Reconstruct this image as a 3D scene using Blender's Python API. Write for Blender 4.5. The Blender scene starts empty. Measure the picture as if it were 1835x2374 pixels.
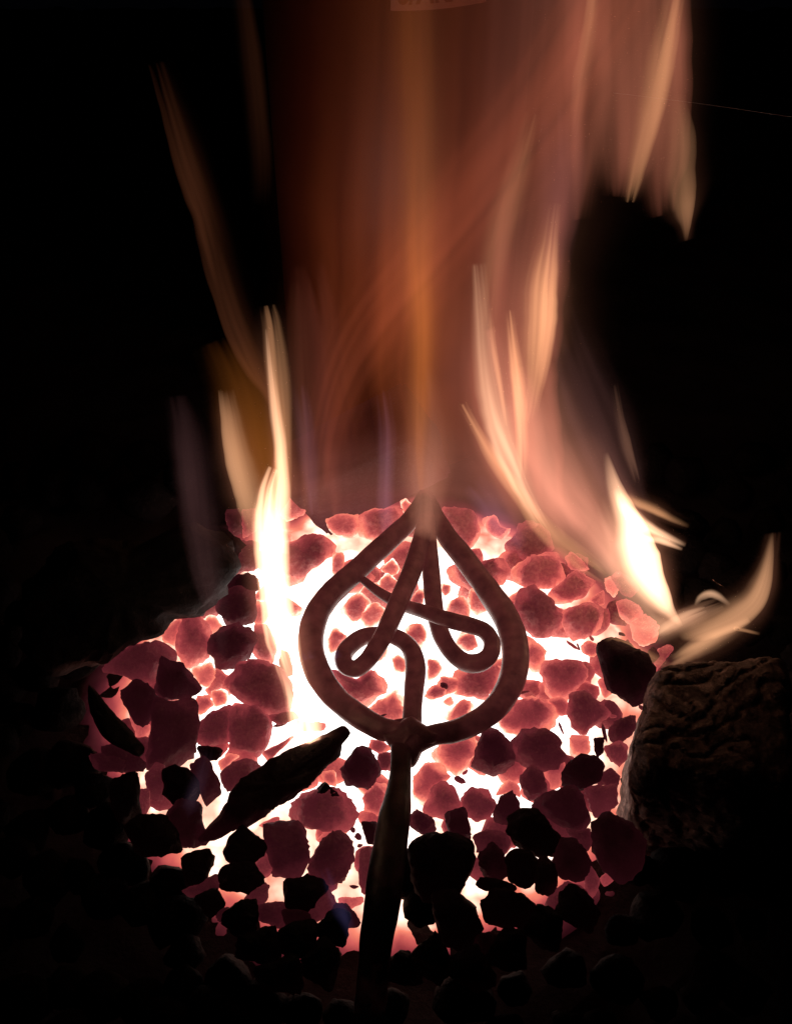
import bpy, bmesh, math, random
from mathutils import Vector, noise, geometry
R = random.Random(7)
sc = bpy.context.scene
COL = sc.collection

# ------------------------------------------------------------------ camera
PITCH = math.radians(42.0)
VFOV = math.radians(50.0)
W, H = 1835.0, 2374.0
FPX = (H / 2) / math.tan(VFOV / 2)
CAM = Vector((0.004, -0.364, 0.48))
FWD = Vector((0, math.cos(PITCH), -math.sin(PITCH)))
UPV = Vector((0, math.sin(PITCH), math.cos(PITCH)))
RGT = Vector((1, 0, 0))
cam_d = bpy.data.cameras.new("camera")
cam_d.sensor_fit = 'VERTICAL'
cam_d.angle = VFOV
cam_d.clip_start = 0.01
cam_d.clip_end = 50
cam = bpy.data.objects.new("camera", cam_d)
cam.location = CAM
cam.rotation_euler = (math.pi / 2 - PITCH, 0, 0)
COL.objects.link(cam)
sc.camera = cam

# ------------------------------------------------------------------ world: night
world = bpy.data.worlds.new("World")
sc.world = world
world.use_nodes = True
bg = world.node_tree.nodes["Background"]
bg.inputs[0].default_value = (0.55, 0.6, 1.0, 1)
bg.inputs[1].default_value = 0.0006
sc.view_settings.view_transform = 'Standard'
sc.view_settings.look = 'None'
sc.view_settings.exposure = 0.0
sc.view_settings.gamma = 1.0
sc.view_settings.use_curve_mapping = False
cy = sc.cycles
cy.max_bounces = 6
cy.diffuse_bounces = 3
cy.glossy_bounces = 3
cy.transparent_max_bounces = 64
cy.volume_bounces = 0
cy.sample_clamp_indirect = 3.0
cy.sample_clamp_direct = 4.0
cy.use_denoising = True
try:
    cy.denoiser = 'OPENIMAGEDENOISE'
except Exception:
    pass

# ------------------------------------------------------------------ pixel -> place
def ray(x, y):
    return (FWD + RGT * ((x - W / 2) / FPX) - UPV * ((y - H / 2) / FPX))
def on_z(x, y, z):
    d = ray(x, y)
    return CAM + d * ((z - CAM.z) / d.z)
def on_y(x, y, yy):
    d = ray(x, y)
    return CAM + d * ((yy - CAM.y) / d.y)
def depth(p):
    return (p - CAM).dot(FWD)
def crop(c, pts):
    ox, oy, s = c
    return [(ox + p[0] / s, oy + p[1] / s) + tuple(p[2:]) for p in pts]
C1 = (200, 1100, 1688 / 700)
C2 = (650, 1100, 1688 / 700)
C3 = (1135, 1050, 1688 / 700)
C4 = (200, 1650, 1688 / 700)
C5 = (700, 1650, 1688 / 800)
C6 = (1135, 1450, 1688 / 700)
F = 1835.0 / 1688.0

# ------------------------------------------------------------------ helpers
def mesh_obj(name, verts, faces, mat, parent=None, smooth=True):
    me = bpy.data.meshes.new(name)
    me.from_pydata([tuple(v) for v in verts], [], faces)
    me.update()
    if smooth:
        me.polygons.foreach_set("use_smooth", [True] * len(me.polygons))
    if mat:
        me.materials.append(mat)
    o = bpy.data.objects.new(name, me)
    COL.objects.link(o)
    if parent:
        o.parent = parent
        o.matrix_parent_inverse = parent.matrix_world.inverted()
    return o
def empty(name, loc=(0, 0, 0)):
    o = bpy.data.objects.new(name, None)
    o.empty_display_size = 0.01
    o.location = loc
    COL.objects.link(o)
    bpy.context.view_layer.update()
    return o
def tag(o, label=None, cat=None, group=None, kind=None):
    if label: o["label"] = label
    if cat: o["category"] = cat
    if group: o["group"] = group
    if kind: o["kind"] = kind
    return o
def new_mat(name):
    m = bpy.data.materials.new(name)
    m.use_nodes = True
    nt = m.node_tree
    for n in list(nt.nodes):
        nt.nodes.remove(n)
    out = nt.nodes.new("ShaderNodeOutputMaterial")
    return m, nt, out
def node(nt, typ, **kw):
    n = nt.nodes.new(typ)
    for k, v in kw.items():
        setattr(n, k, v)
    return n
def math_n(nt, op, a, b=None, clamp=False):
    n = nt.nodes.new("ShaderNodeMath")
    n.operation = op
    n.use_clamp = clamp
    for i, v in enumerate((a, b)):
        if v is None: continue
        if isinstance(v, (int, float)):
            n.inputs[i].default_value = v
        else:
            nt.links.new(v, n.inputs[i])
    return n.outputs[0]
def ramp(nt, fac, stops, interp='LINEAR'):
    n = nt.nodes.new("ShaderNodeValToRGB")
    n.color_ramp.interpolation = interp
    els = n.color_ramp.elements
    while len(els) > 1:
        els.remove(els[-1])
    els[0].position = stops[0][0]
    els[0].color = tuple(stops[0][1]) + (1,)
    for p, c in stops[1:]:
        e = els.new(p)
        e.color = tuple(c) + (1,)
    nt.links.new(fac, n.inputs[0])
    return n.outputs[0]
HEAT = [(0.0, (0, 0, 0)), (0.06, (.0012, .0002, .0002)), (0.2, (.022, .0030, .0050)), (0.35, (.092, .0125, .0180)),
        (0.5, (.31, .042, .050)), (0.62, (.66, .115, .100)), (0.74, (.98, .25, .16)),
        (0.85, (1.0, .58, .42)), (1.0, (1.0, .91, .86))]
def heat_colour(nt, heat):
    """black-body like ramp: colour by heat, times a strength that climbs past white heat"""
    c = ramp(nt, heat, HEAT)
    s = math_n(nt, 'POWER', math_n(nt, 'MAXIMUM', math_n(nt, 'SUBTRACT', heat, 0.72), 0.0), 1.5)
    s = math_n(nt, 'ADD', math_n(nt, 'MULTIPLY', s, 14.0), 1.0)
    return c, s

FIRE_C = on_z(895, 1450, 0)          # hottest spot of the bed
# ------------------------------------------------------------------ materials
def coal_material():
    m, nt, out = new_mat("coal")
    L = nt.links.new
    b = node(nt, "ShaderNodeBsdfPrincipled")
    geo = node(nt, "ShaderNodeNewGeometry")
    info = node(nt, "ShaderNodeObjectInfo")
    sep = node(nt, "ShaderNodeSeparateXYZ"); L(geo.outputs["Position"], sep.inputs[0])
    sepl = node(nt, "ShaderNodeSeparateXYZ"); L(info.outputs["Location"], sepl.inputs[0])
    sepc = node(nt, "ShaderNodeSeparateColor"); L(info.outputs["Color"], sepc.inputs[0])
    h = math_n(nt, 'SUBTRACT', sepl.outputs[2], sep.outputs[2])       # metres below the lump's middle: hotter
    n1 = node(nt, "ShaderNodeTexNoise"); n1.inputs["Scale"].default_value = 95; n1.inputs["Detail"].default_value = 5
    L(geo.outputs["Position"], n1.inputs["Vector"])
    n2 = node(nt, "ShaderNodeTexNoise"); n2.inputs["Scale"].default_value = 900; n2.inputs["Detail"].default_value = 3
    L(geo.outputs["Position"], n2.inputs["Vector"])
    tone = sepc.outputs[0]
    grad = math_n(nt, 'MULTIPLY', h, 13.0)
    grad = math_n(nt, 'MINIMUM', math_n(nt, 'MAXIMUM', grad, -0.16), 0.36)
    amp = math_n(nt, 'ADD', math_n(nt, 'MULTIPLY', tone, 1.15), 0.08)
    bu_a = node(nt, 'ShaderNodeAttribute'); bu_a.attribute_name = 'glow_rim'
    b4 = math_n(nt, 'POWER', bu_a.outputs['Fac'], 3.0)  # edge glow: bloom bleeding from white gaps, painted into the emission over flank heat
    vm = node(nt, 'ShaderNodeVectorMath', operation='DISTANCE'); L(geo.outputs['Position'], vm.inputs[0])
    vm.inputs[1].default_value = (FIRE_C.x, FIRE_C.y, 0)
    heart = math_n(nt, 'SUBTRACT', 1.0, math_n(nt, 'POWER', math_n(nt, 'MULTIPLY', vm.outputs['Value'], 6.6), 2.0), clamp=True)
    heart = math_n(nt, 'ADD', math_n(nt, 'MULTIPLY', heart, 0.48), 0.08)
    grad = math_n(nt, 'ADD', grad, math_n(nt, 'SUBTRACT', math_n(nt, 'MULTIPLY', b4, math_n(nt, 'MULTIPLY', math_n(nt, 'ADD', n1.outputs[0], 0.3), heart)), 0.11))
    heat = math_n(nt, 'ADD', tone, math_n(nt, 'MULTIPLY', grad, amp))
    nn = math_n(nt, 'MULTIPLY', math_n(nt, 'SUBTRACT', n1.outputs[0], 0.5), 0.28)
    nn = math_n(nt, 'ADD', nn, math_n(nt, 'MULTIPLY', math_n(nt, 'SUBTRACT', n2.outputs[0], 0.5), 0.10))
    heat = math_n(nt, 'ADD', heat, math_n(nt, 'MULTIPLY', nn, amp), clamp=True)
    c, s = heat_colour(nt, heat)
    L(c, b.inputs["Emission Color"]); L(s, b.inputs["Emission Strength"])
    v = node(nt, "ShaderNodeTexNoise"); v.inputs["Scale"].default_value = 420; v.inputs["Detail"].default_value = 6
    L(geo.outputs["Position"], v.inputs["Vector"])
    bc = ramp(nt, v.outputs[0], [(0.0, (.003, .003, .003)), (0.55, (.006, .0055, .006)), (0.70, (.013, .012, .012)), (0.8, (.05, .045, .045))])
    ash = ramp(nt, v.outputs[0], [(0.3, (.14, .062, .052)), (0.5, (.27, .135, .115)), (0.75, (.42, .26, .23))])      # burning coal is coated in ash
    mx = node(nt, "ShaderNodeMix", data_type='RGBA')
    L(math_n(nt, 'MULTIPLY', math_n(nt, 'SUBTRACT', tone, 0.20), 2.6, clamp=True), mx.inputs[0])
    L(bc, mx.inputs[6]); L(ash, mx.inputs[7])
    L(mx.outputs[2], b.inputs["Base Color"])
    b.inputs["Roughness"].default_value = 0.75
    b.inputs["Specular IOR Level"].default_value = 0.06
    bu = node(nt, "ShaderNodeBump"); bu.inputs["Strength"].default_value = 0.6; bu.inputs["Distance"].default_value = 0.002
    L(v.outputs[0], bu.inputs["Height"]); L(bu.outputs[0], b.inputs["Normal"])
    L(b.outputs[0], out.inputs[0])
    m.cycles.emission_sampling = 'NONE'
    return m
def ember_material():
    m, nt, out = new_mat("ember_bed")
    L = nt.links.new
    b = node(nt, "ShaderNodeBsdfPrincipled")
    geo = node(nt, "ShaderNodeNewGeometry")
    mp = node(nt, "ShaderNodeMapping")
    mp.vector_type = 'TEXTURE'
    mp.inputs["Location"].default_value = (FIRE_C.x, FIRE_C.y - 0.018, 0)
    mp.inputs["Scale"].default_value = (0.160, 0.160, 1.0)
    L(geo.outputs["Position"], mp.inputs[0])
    sep = node(nt, "ShaderNodeSeparateXYZ"); L(mp.outputs[0], sep.inputs[0])
    r = math_n(nt, 'SQRT', math_n(nt, 'ADD', math_n(nt, 'MULTIPLY', sep.outputs[0], sep.outputs[0]), math_n(nt, 'MULTIPLY', sep.outputs[1], sep.outputs[1])))
    n1 = node(nt, "ShaderNodeTexNoise"); n1.inputs["Scale"].default_value = 28; n1.inputs["Detail"].default_value = 4
    L(geo.outputs["Position"], n1.inputs["Vector"])
    n2 = node(nt, "ShaderNodeTexVoronoi"); n2.inputs["Scale"].default_value = 110
    L(geo.outputs["Position"], n2.inputs["Vector"])
    base = math_n(nt, 'SUBTRACT', 1.09, math_n(nt, 'MULTIPLY', math_n(nt, 'POWER', r, 2.2), 0.33))
    base = math_n(nt, 'ADD', base, math_n(nt, 'MULTIPLY', math_n(nt, 'SUBTRACT', n1.outputs[0], 0.5), 0.55))
    base = math_n(nt, 'ADD', base, math_n(nt, 'MULTIPLY', math_n(nt, 'SUBTRACT', 0.35, n2.outputs[0]), 0.12))
    heat = math_n(nt, 'ADD', base, 0.0, clamp=True)
    # falls off to cold outside the burning heart
    fall = math_n(nt, 'MULTIPLY', math_n(nt, 'SUBTRACT', 1.16, r), 4.5, clamp=True)
    heat = math_n(nt, 'MULTIPLY', heat, fall)
    c, s = heat_colour(nt, heat)
    L(c, b.inputs["Emission Color"]); L(s, b.inputs["Emission Strength"])
    b.inputs["Base Color"].default_value = (.03, .028, .028, 1)
    b.inputs["Roughness"].default_value = 0.9
    L(b.outputs[0], out.inputs[0])
    return m
def iron_material(name="hot_iron", scale=1.0, metal=0.45):
    m, nt, out = new_mat(name)
    L = nt.links.new
    b = node(nt, "ShaderNodeBsdfPrincipled")
    geo = node(nt, "ShaderNodeNewGeometry")
    sep = node(nt, "ShaderNodeSeparateXYZ"); L(geo.outputs["Position"], sep.inputs[0])
    n1 = node(nt, "ShaderNodeTexNoise"); n1.inputs["Scale"].default_value = 160; n1.inputs["Detail"].default_value = 6
    L(geo.outputs["Position"], n1.inputs["Vector"])
    yw = on_z(905, 1830, 0.02).y
    t = math_n(nt, 'MULTIPLY', math_n(nt, 'SUBTRACT', sep.outputs[1], yw), 9.0)
    t = math_n(nt, 'MINIMUM', math_n(nt, 'MAXIMUM', t, 0.0), 0.36)
    n3 = node(nt, "ShaderNodeTexNoise"); n3.inputs["Scale"].default_value = 42; n3.inputs["Detail"].default_value = 4
    L(geo.outputs["Position"], n3.inputs["Vector"])
    t = math_n(nt, 'ADD', t, math_n(nt, 'MULTIPLY', math_n(nt, 'SUBTRACT', n1.outputs[0], 0.5), 0.16))
    t = math_n(nt, 'ADD', t, math_n(nt, 'MULTIPLY', math_n(nt, 'SUBTRACT', n3.outputs[0], 0.5), 0.22))
    c = ramp(nt, t, [(0.0, (0, 0, 0)), (0.15, (.007, .0014, .0014)), (0.3, (.032, .0062, .0064)), (0.42, (.075, .015, .014))])
    L(c, b.inputs["Emission Color"]); b.inputs["Emission Strength"].default_value = 1.0
    bc = ramp(nt, n1.outputs[0], [(0.3, (.035 * scale, .027 * scale, .024 * scale)), (0.7, (.08 * scale, .062 * scale, .055 * scale))])
    L(bc, b.inputs["Base Color"])
    b.inputs["Metallic"].default_value = metal
    b.inputs["Specular IOR Level"].default_value = 0.3
    b.inputs["Roughness"].default_value = 0.42
    bu = node(nt, "ShaderNodeBump"); bu.inputs["Strength"].default_value = 0.35; bu.inputs["Distance"].default_value = 0.001
    L(n1.outputs[0], bu.inputs["Height"]); L(bu.outputs[0], b.inputs["Normal"])
    L(b.outputs[0], out.inputs[0])
    m.cycles.emission_sampling = 'NONE'
    return m
def plain_material(name, cols, scale=60, rough=0.8, bump=0.5, stretch=(1, 1, 1), dist=0.003):
    m, nt, out = new_mat(name)
    L = nt.links.new
    b = node(nt, "ShaderNodeBsdfPrincipled")
    tc = node(nt, "ShaderNodeTexCoord")
    mp = node(nt, "ShaderNodeMapping"); mp.inputs["Scale"].default_value = stretch
    L(tc.outputs["Object"], mp.inputs[0])
    n1 = node(nt, "ShaderNodeTexNoise"); n1.inputs["Scale"].default_value = scale; n1.inputs["Detail"].default_value = 8
    n1.inputs["Roughness"].default_value = 0.65
    L(mp.outputs[0], n1.inputs["Vector"])
    c = ramp(nt, n1.outputs[0], [(0.3 + 0.4 * i / max(1, len(cols) - 1), col) for i, col in enumerate(cols)])
    L(c, b.inputs["Base Color"])
    b.inputs["Roughness"].default_value = rough
    bu = node(nt, "ShaderNodeBump"); bu.inputs["Strength"].default_value = bump; bu.inputs["Distance"].default_value = dist
    L(n1.outputs[0], bu.inputs["Height"]); L(bu.outputs[0], b.inputs["Normal"])
    L(b.outputs[0], out.inputs[0])
    return m
def flame_material(col, k):
    m, nt, out = new_mat("flame")
    e = node(nt, "ShaderNodeEmission")
    e.inputs[0].default_value = tuple(col) + (1,)
    e.inputs[1].default_value = k
    nt.links.new(e.outputs[0], out.inputs["Volume"])
    return m
M_COAL = coal_material()
M_EMBER = ember_material()
M_IRON = iron_material()
M_SCALE = iron_material("scaled_iron", 0.22, 0.15)
M_HEARTH = plain_material("hearth", [(.004, .004, .005), (.015, .014, .014), (.025, .022, .022)], 70, 0.95, 0.8)
M_BARK = plain_material("charred_bark", [(.045, .037, .034), (.14, .11, .10), (.42, .34, .30)], 150, 0.85, 1.0, (1, 1, 2.0), 0.004)
M_STICK = plain_material("charred_stick", [(.004, .004, .004), (.010, .009, .009), (.028, .024, .022)], 120, 0.8, 1.0)
M_RED = plain_material("red_paint", [(.06, .010, .003), (.10, .015, .004), (.13, .020, .006)], 5, 0.55, 0.08)
M_BAND = plain_material("worn_band", [(.16, .045, .025), (.20, .06, .035)], 40, 0.6, 0.1)
M_LETTER = plain_material("letter_paint", [(.13, .016, .006), (.16, .02, .007)], 40, 0.6, 0.1)
M_BRICK = plain_material("fire_brick", [(.16, .06, .045), (.26, .10, .075), (.34, .16, .12)], 60, 0.9, 0.6)
M_ASH = plain_material("ash", [(.25, .22, .2), (.4, .36, .33)], 200, 0.9, 0.3)
M_WIRE = plain_material("wire", [(.3, .3, .3), (.4, .4, .4)], 200, 0.4, 0.0)

# ------------------------------------------------------------------ the hearth and the ember bed
def heightfield(name, cx, cy_, sx, sy, n, fn, mat):
    vs, fs = [], []
    for j in range(n + 1):
        for i in range(n + 1):
            x = cx + sx * (i / n - .5); y = cy_ + sy * (j / n - .5)
            vs.append((x, y, fn(x, y)))
    for j in range(n):
        for i in range(n):
            a = j * (n + 1) + i
            fs.append((a, a + 1, a + n + 2, a + n + 1))
    return mesh_obj(name, vs, fs, mat)
def hz(x, y):
    return -0.040 + 0.006 * noise.noise(Vector((x * 30, y * 30, 0))) + 0.004 * noise.noise(Vector((x * 90, y * 90, 3)))
hearth = heightfield("hearth", 0, 0.1, 3.0, 2.4, 180, hz, M_HEARTH)
tag(hearth, "black hearth of coal dust around the fire", None, None, "structure")
def ez(x, y):
    r = math.hypot((x - FIRE_C.x), (y - FIRE_C.y)) / 0.23
    c = noise.voronoi(Vector((x * 75, y * 75, 0)))[0][0]
    return -0.016 - 0.034 * r * r - 0.006 * c + 0.004 * noise.noise(Vector((x * 40, y * 40, 5)))
ember = heightfield("ember_bed", FIRE_C.x, FIRE_C.y, 0.46, 0.46, 150, ez, M_EMBER)
tag(ember, "white hot ember bed glowing between the coals", "embers", None, "stuff")

# ------------------------------------------------------------------ lumps traced as outlines, given depth
def resample(poly, n):
    pts = [Vector((p[0], p[1])) for p in poly]
    # round the corners a little (one Chaikin cut), then even spacing
    q = []
    for i in range(len(pts)):
        a, b = pts[i], pts[(i + 1) % len(pts)]
        q += [a * .90 + b * .10, a * .10 + b * .90]
    pts = q
    seg = [(pts[(i + 1) % len(pts)] - pts[i]).length for i in range(len(pts))]
    tot = sum(seg)
    out, i, acc = [], 0, 0.0
    for k in range(n):
        t = tot * k / n
        while acc + seg[i] < t:
            acc += seg[i]; i += 1
        f = (t - acc) / max(seg[i], 1e-9)
        out.append(pts[i].lerp(pts[(i + 1) % len(pts)], f))
    return out
def lump(name, poly, zc, mat, grow=1.0, thick=0.85, box=0.55, rough=1.0, n=26, rings=9, seed=0, grain=None, dz=None, fine=1.0, chips=False, crack=0.0):
    """closed lump whose outline seen along the line of sight is poly; origin at its middle"""
    cx = sum(p[0] for p in poly) / len(poly); cyy = sum(p[1] for p in poly) / len(poly)
    # area centroid
    a2 = sx = sy = 0
    for i in range(len(poly)):
        x0, y0 = poly[i][:2]; x1, y1 = poly[(i + 1) % len(poly)][:2]
        c = x0 * y1 - x1 * y0
        a2 += c; sx += (x0 + x1) * c; sy += (y0 + y1) * c
    if abs(a2) > 1: cx, cyy = sx / (3 * a2), sy / (3 * a2)
    cen = on_z(cx, cyy, zc)
    d = (cen - CAM).normalized()
    dep = depth(cen)
    s = dep / FPX
    right = RGT
    up = right.cross(d).normalized()
    area = abs(a2) / 2
    size = math.sqrt(area) * s
    outl = resample(poly, n)
    rr = random.Random(seed * 7919 + 13)
    off = Vector((rr.uniform(-50, 50), rr.uniform(-50, 50), rr.uniform(-50, 50)))
    D = size * 0.5 * thick if dz is None else dz
    planes = []
    for _ in range(9 if chips else 0):
        pn = (-d * rr.uniform(.3, 1.1) + right * rr.uniform(-1, 1) + up * rr.uniform(-1, 1)).normalized()
        f_ = max(0.0, pn.dot(-d))
        planes.append((pn, size * rr.uniform(.66, .94) * (.5 * thick * f_ + .56 * math.sqrt(max(0, 1 - f_ * f_)))))
    tilt = Vector((rr.uniform(-.35, .35), rr.uniform(-.35, .35)))
    verts = []; crown = []
    for k in range(rings + 1):
        ph = math.pi * k / rings
        r = math.sin(ph) ** box if 0 < k < rings else 0.0
        zz = -math.cos(ph)
        zz = math.copysign(abs(zz) ** 0.8, zz)
        ring = outl if 0 < k < rings else [Vector((cx, cyy))]
        for p in ring:
            q = Vector((cx, cyy)) + (p - Vector((cx, cyy))) * (r * grow)
            ux, uy = (q.x - cx) * s, -(q.y - cyy) * s
            w = zz * D * (1 + tilt.x * ux / size + tilt.y * uy / size)
            v = right * ux + up * uy + d * w
            # fractured faces
            if chips:
                for pn, pd in planes:
                    e_ = v.dot(pn) - pd
                    if e_ > 0: v = v - pn * e_
            # chips and pores
            g = v * (1.0 / size)
            nrm = (v.normalized() if v.length > 1e-9 else -d)
            amt = 0.13 * noise.noise(g * 1.9 + off) + 0.05 * noise.noise(g * 5 + off) + 0.035 * fine * noise.noise(g * 13 + off)
            # planar chips: fractured faces
            cell = noise.voronoi(g * 1.5 + off)[0]
            amt += 0.10 * (0.45 - cell[0])
            if grain is not None:
                ga = g.dot(grain[0]) ; gb = g - grain[0] * ga
                amt += grain[1] * noise.noise(gb * grain[2] + grain[0] * ga * 0.6 + off)
            if crack:
                cr = 0.0
                w1 = noise.noise(g * 2.5 + off) * .55 + noise.noise(g * 7 + off) * .18; w2 = noise.noise(g * 2.5 - off) * .55 + noise.noise(g * 7 - off) * .18
                ga = g.dot(right) * 3.4 + w1; gb = g.dot(up) * 2.6 + w2 + .37 * (math.floor(ga) % 3); gc = g.dot(d) * 3.0 + w1
                for ax_, q_ in ((right, ga), (up, gb), (d, gc)):
                    e_ = abs((q_ % 1.0) - .5) * 2
                    cr = max(cr, max(0.0, (e_ - .72) / .28) * (1 - abs(nrm.dot(ax_)) ** 3))
                amt += -crack * cr + crack * .55 * noise.noise(Vector((g.dot(right) * 9, g.dot(up) * 4, g.dot(d) * 12)) + off) + crack * .4 * noise.noise(g * 24 + off)
            v = v + nrm * (amt * size * 0.8 * rough)
            verts.append(v); crown.append(r if zz < 0 else 1.0)
    faces = []
    def idx(k, i):
        if k == 0: return 0
        if k == rings: return 1 + (rings - 1) * n
        return 1 + (k - 1) * n + (i % n)
    for k in range(rings):
        for i in range(n):
            if k == 0: faces.append((0, idx(1, i + 1), idx(1, i)))
            elif k == rings - 1: faces.append((idx(k, i), idx(k, i + 1), idx(rings, 0)))
            else: faces.append((idx(k, i), idx(k, i + 1), idx(k + 1, i + 1), idx(k + 1, i)))
    o = mesh_obj(name, verts, faces, mat)
    at = o.data.attributes.new('glow_rim', 'FLOAT', 'POINT')      # 0 on the crown, 1 at the outline: hotter flanks plus painted bloom
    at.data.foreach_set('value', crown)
    o.location = cen
    return o, (cx, cyy, area)

FRONT = []
for q_, (fx_, fy_, fs_) in enumerate([(600,2195,58),(690,2178,60),(775,2150,50),(745,2235,62),(1000,2225,60),(1090,2245,64),(930,2245,55),(650,2260,60),(560,2130,55),(1180,2200,60),(1260,2150,60),(1340,2110,58)]):
    FRONT.append((.02, [(fx_ + fs_ * (.85 + .25 * math.sin(q_ * 3 + k * 2.3)) * math.cos(k * .9 + q_), fy_ + .9 * fs_ * (.85 + .25 * math.sin(q_ * 3 + k * 2.3)) * math.sin(k * .9 + q_)) for k in range(7)]))
# tone: how hot (0 cold black .. 1 white hot), then the outline in its crop
COALS = []
def add(c, *rows):
    for tone, pts in rows:
        COALS.append((tone, crop(c, pts)))
add(C1,
 (.50, [(545,800),(620,800),(680,840),(700,920),(680,1000),(620,1060),(550,1060),(510,1000),(520,900)]),
 (.20, [(840,835),(930,850),(945,930),(900,1010),(820,1080),(745,1085),(690,990),(700,910),(770,870)]),
 (.42, [(940,845),(1000,835),(1035,880),(1060,980),(1040,1050),(940,1030),(930,930)]),
 (.16, [(420,1030),(480,1040),(570,1100),(650,1200),(600,1240),(410,1280),(400,1150)]),
 (.16, [(180,1190),(260,1150),(340,1170),(390,1240),(410,1290),(380,1350),(320,1410),(280,1380),(220,1270)]),
 (.30, [(230,960),(400,940),(490,990),(500,1060),(410,1040),(400,1170),(330,1150),(220,1120),(110,1090)]),
 (.36, [(850,1060),(980,1050),(1080,1080),(1150,1170),(1130,1330),(1040,1340),(900,1290),(800,1200)]),
 (.45, [(770,1150),(850,1080),(840,1180),(790,1220),(760,1200)]),
 (.20, [(380,1290),(600,1250),(615,1370),(600,1560),(480,1630),(340,1640),(360,1440)]),
 (.46, [(1110,390),(1190,370),(1260,330),(1330,340),(1390,400),(1370,450),(1240,530),(1220,590),(1130,610),(1100,500)]),
 (.60, [(1380,440),(1430,440),(1450,500),(1420,570),(1370,580)]),
 (.30, [(870,370),(960,375),(975,470),(970,520),(880,540),(800,570),(820,490)]),
 (.12, [(790,590),(900,550),(965,580),(965,640),(900,665),(800,650)]),
 (.20, [(750,660),(850,640),(935,660),(940,820),(860,845),(790,855),(740,760)]),
 (.58, [(940,680),(1000,610),(1015,700),(945,715)]),
 (.58, [(940,720),(1015,720),(1030,830),(945,840)]),
 (.22, [(780,200),(860,190),(870,330),(800,340)]),
 (.40, [(870,200),(950,200),(955,310),(880,360)]),
 (.05, [(600,290),(720,290),(860,370),(880,420),(820,510),(700,570),(560,540),(500,420)]),
 (.58, [(1080,300),(1150,340),(1140,385),(1080,390)]),
 (.58, [(1110,640),(1140,700),(1240,770),(1160,790),(1100,760)]),
 (.34, [(620,1430),(700,1340),(800,1280),(825,1310),(790,1400),(790,1480),(700,1510),(630,1490)]),
 (.70, [(590,1090),(700,1060),(740,1130),(700,1220),(620,1160)]),
 (.68, [(700,1220),(780,1200),(800,1270),(720,1300)]),
 (.62, [(620,1240),(690,1240),(710,1290),(640,1340),(610,1320)]),
 (.62, [(430,860),(530,810),(510,920),(500,960),(430,930)]),
 (.70, [(640,800),(720,790),(770,860),(700,910),(680,850)]),
 (.18, [(1090,960),(1130,1000),(1160,1120),(1110,1130),(1080,1050)]),
 (.56, [(1150,120),(1230,110),(1240,180),(1210,220),(1130,260),(1090,220)]),
 (.30, [(1000,1350),(1170,1320),(1190,1360),(1080,1400)]),
)
add(C2,
 (.58, [(340,760),(400,680),(450,660),(490,700),(500,760),(430,820),(360,830)]),
 (.58, [(550,600),(590,555),(660,600),(660,680),(600,680),(550,650)]),
 (.62, [(560,530),(630,470),(660,520),(650,560),(600,580)]),
 (.54, [(720,720),(760,650),(800,640),(800,745)]),
 (.42, [(920,530),(990,500),(1100,500),(1210,470),(1260,470),(1280,530),(1230,620),(1150,620),(1050,640),(960,600)]),
 (.58, [(910,720),(1020,680),(1060,740),(1050,800),(920,790)]),
 (.60, [(900,610),(950,620),(950,660),(900,690)]),
 (.58, [(250,250),(330,225),(440,225),(440,330),(380,345),(290,330)]),
 (.52, [(445,240),(520,200),(660,190),(700,290),(640,350),(540,390),(450,340)]),
 (.66, [(670,150),(700,130),(740,180),(700,240),(680,200)]),
 (.44, [(910,190),(1050,190),(1100,240),(1110,330),(1090,400),(1020,420),(960,360),(930,260)]),
 (.58, [(1110,240),(1200,230),(1230,290),(1310,320),(1250,360),(1180,340)]),
 (.36, [(1240,400),(1310,350),(1330,290),(1400,270),(1450,300),(1500,340),(1520,410),(1470,460),(1370,480),(1300,460)]),
 (.50, [(1290,520),(1390,460),(1530,430),(1550,460),(1580,570),(1500,630),(1390,640),(1320,600)]),
 (.38, [(1330,640),(1420,630),(1480,670),(1590,800),(1570,850),(1490,900),(1420,890),(1330,830),(1300,750)]),
 (.58, [(1370,890),(1400,900),(1480,1000),(1470,1080),(1400,1100),(1360,1040)]),
 (.48, [(940,1150),(990,1100),(1180,1080),(1230,1070),(1220,1180),(1150,1250),(1050,1240),(960,1210)]),
 (.60, [(920,1340),(1000,1270),(1110,1270),(1060,1330),(1010,1380),(920,1370)]),
 (.48, [(280,1110),(310,1095),(430,1150),(510,1100),(570,1130),(630,1200),(550,1240),(470,1310),(340,1210)]),
 (.62, [(480,1320),(560,1260),(660,1200),(690,1250),(690,1380),(620,1400),(540,1370)]),
 (.64, [(620,1030),(680,1000),(700,1060),(700,1110),(640,1110)]),
 (.64, [(820,1030),(860,1030),(910,1080),(880,1120),(820,1160)]),
 (.52, [(800,1240),(850,1180),(940,1200),(900,1240),(850,1260)]),
 (.80, [(900,1270),(960,1220),(980,1290),(940,1310)]),
 (.54, [(1220,1380),(1310,1260),(1470,1260),(1520,1300),(1530,1410),(1460,1430),(1340,1450),(1270,1440)]),
 (.22, [(1100,1560),(1130,1430),(1210,1440),(1270,1510),(1310,1600),(1230,1670),(1170,1690),(1080,1630)]),
 (.27, [(1290,1500),(1360,1430),(1500,1420),(1570,1480),(1560,1530),(1600,1570),(1540,1640),(1400,1640),(1310,1590)]),
 (.58, [(850,1560),(920,1500),(1060,1470),(1110,1500),(1070,1570),(1000,1670),(890,1640)]),
 (.50, [(500,1480),(560,1490),(630,1530),(560,1560),(500,1530)]),
)
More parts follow.
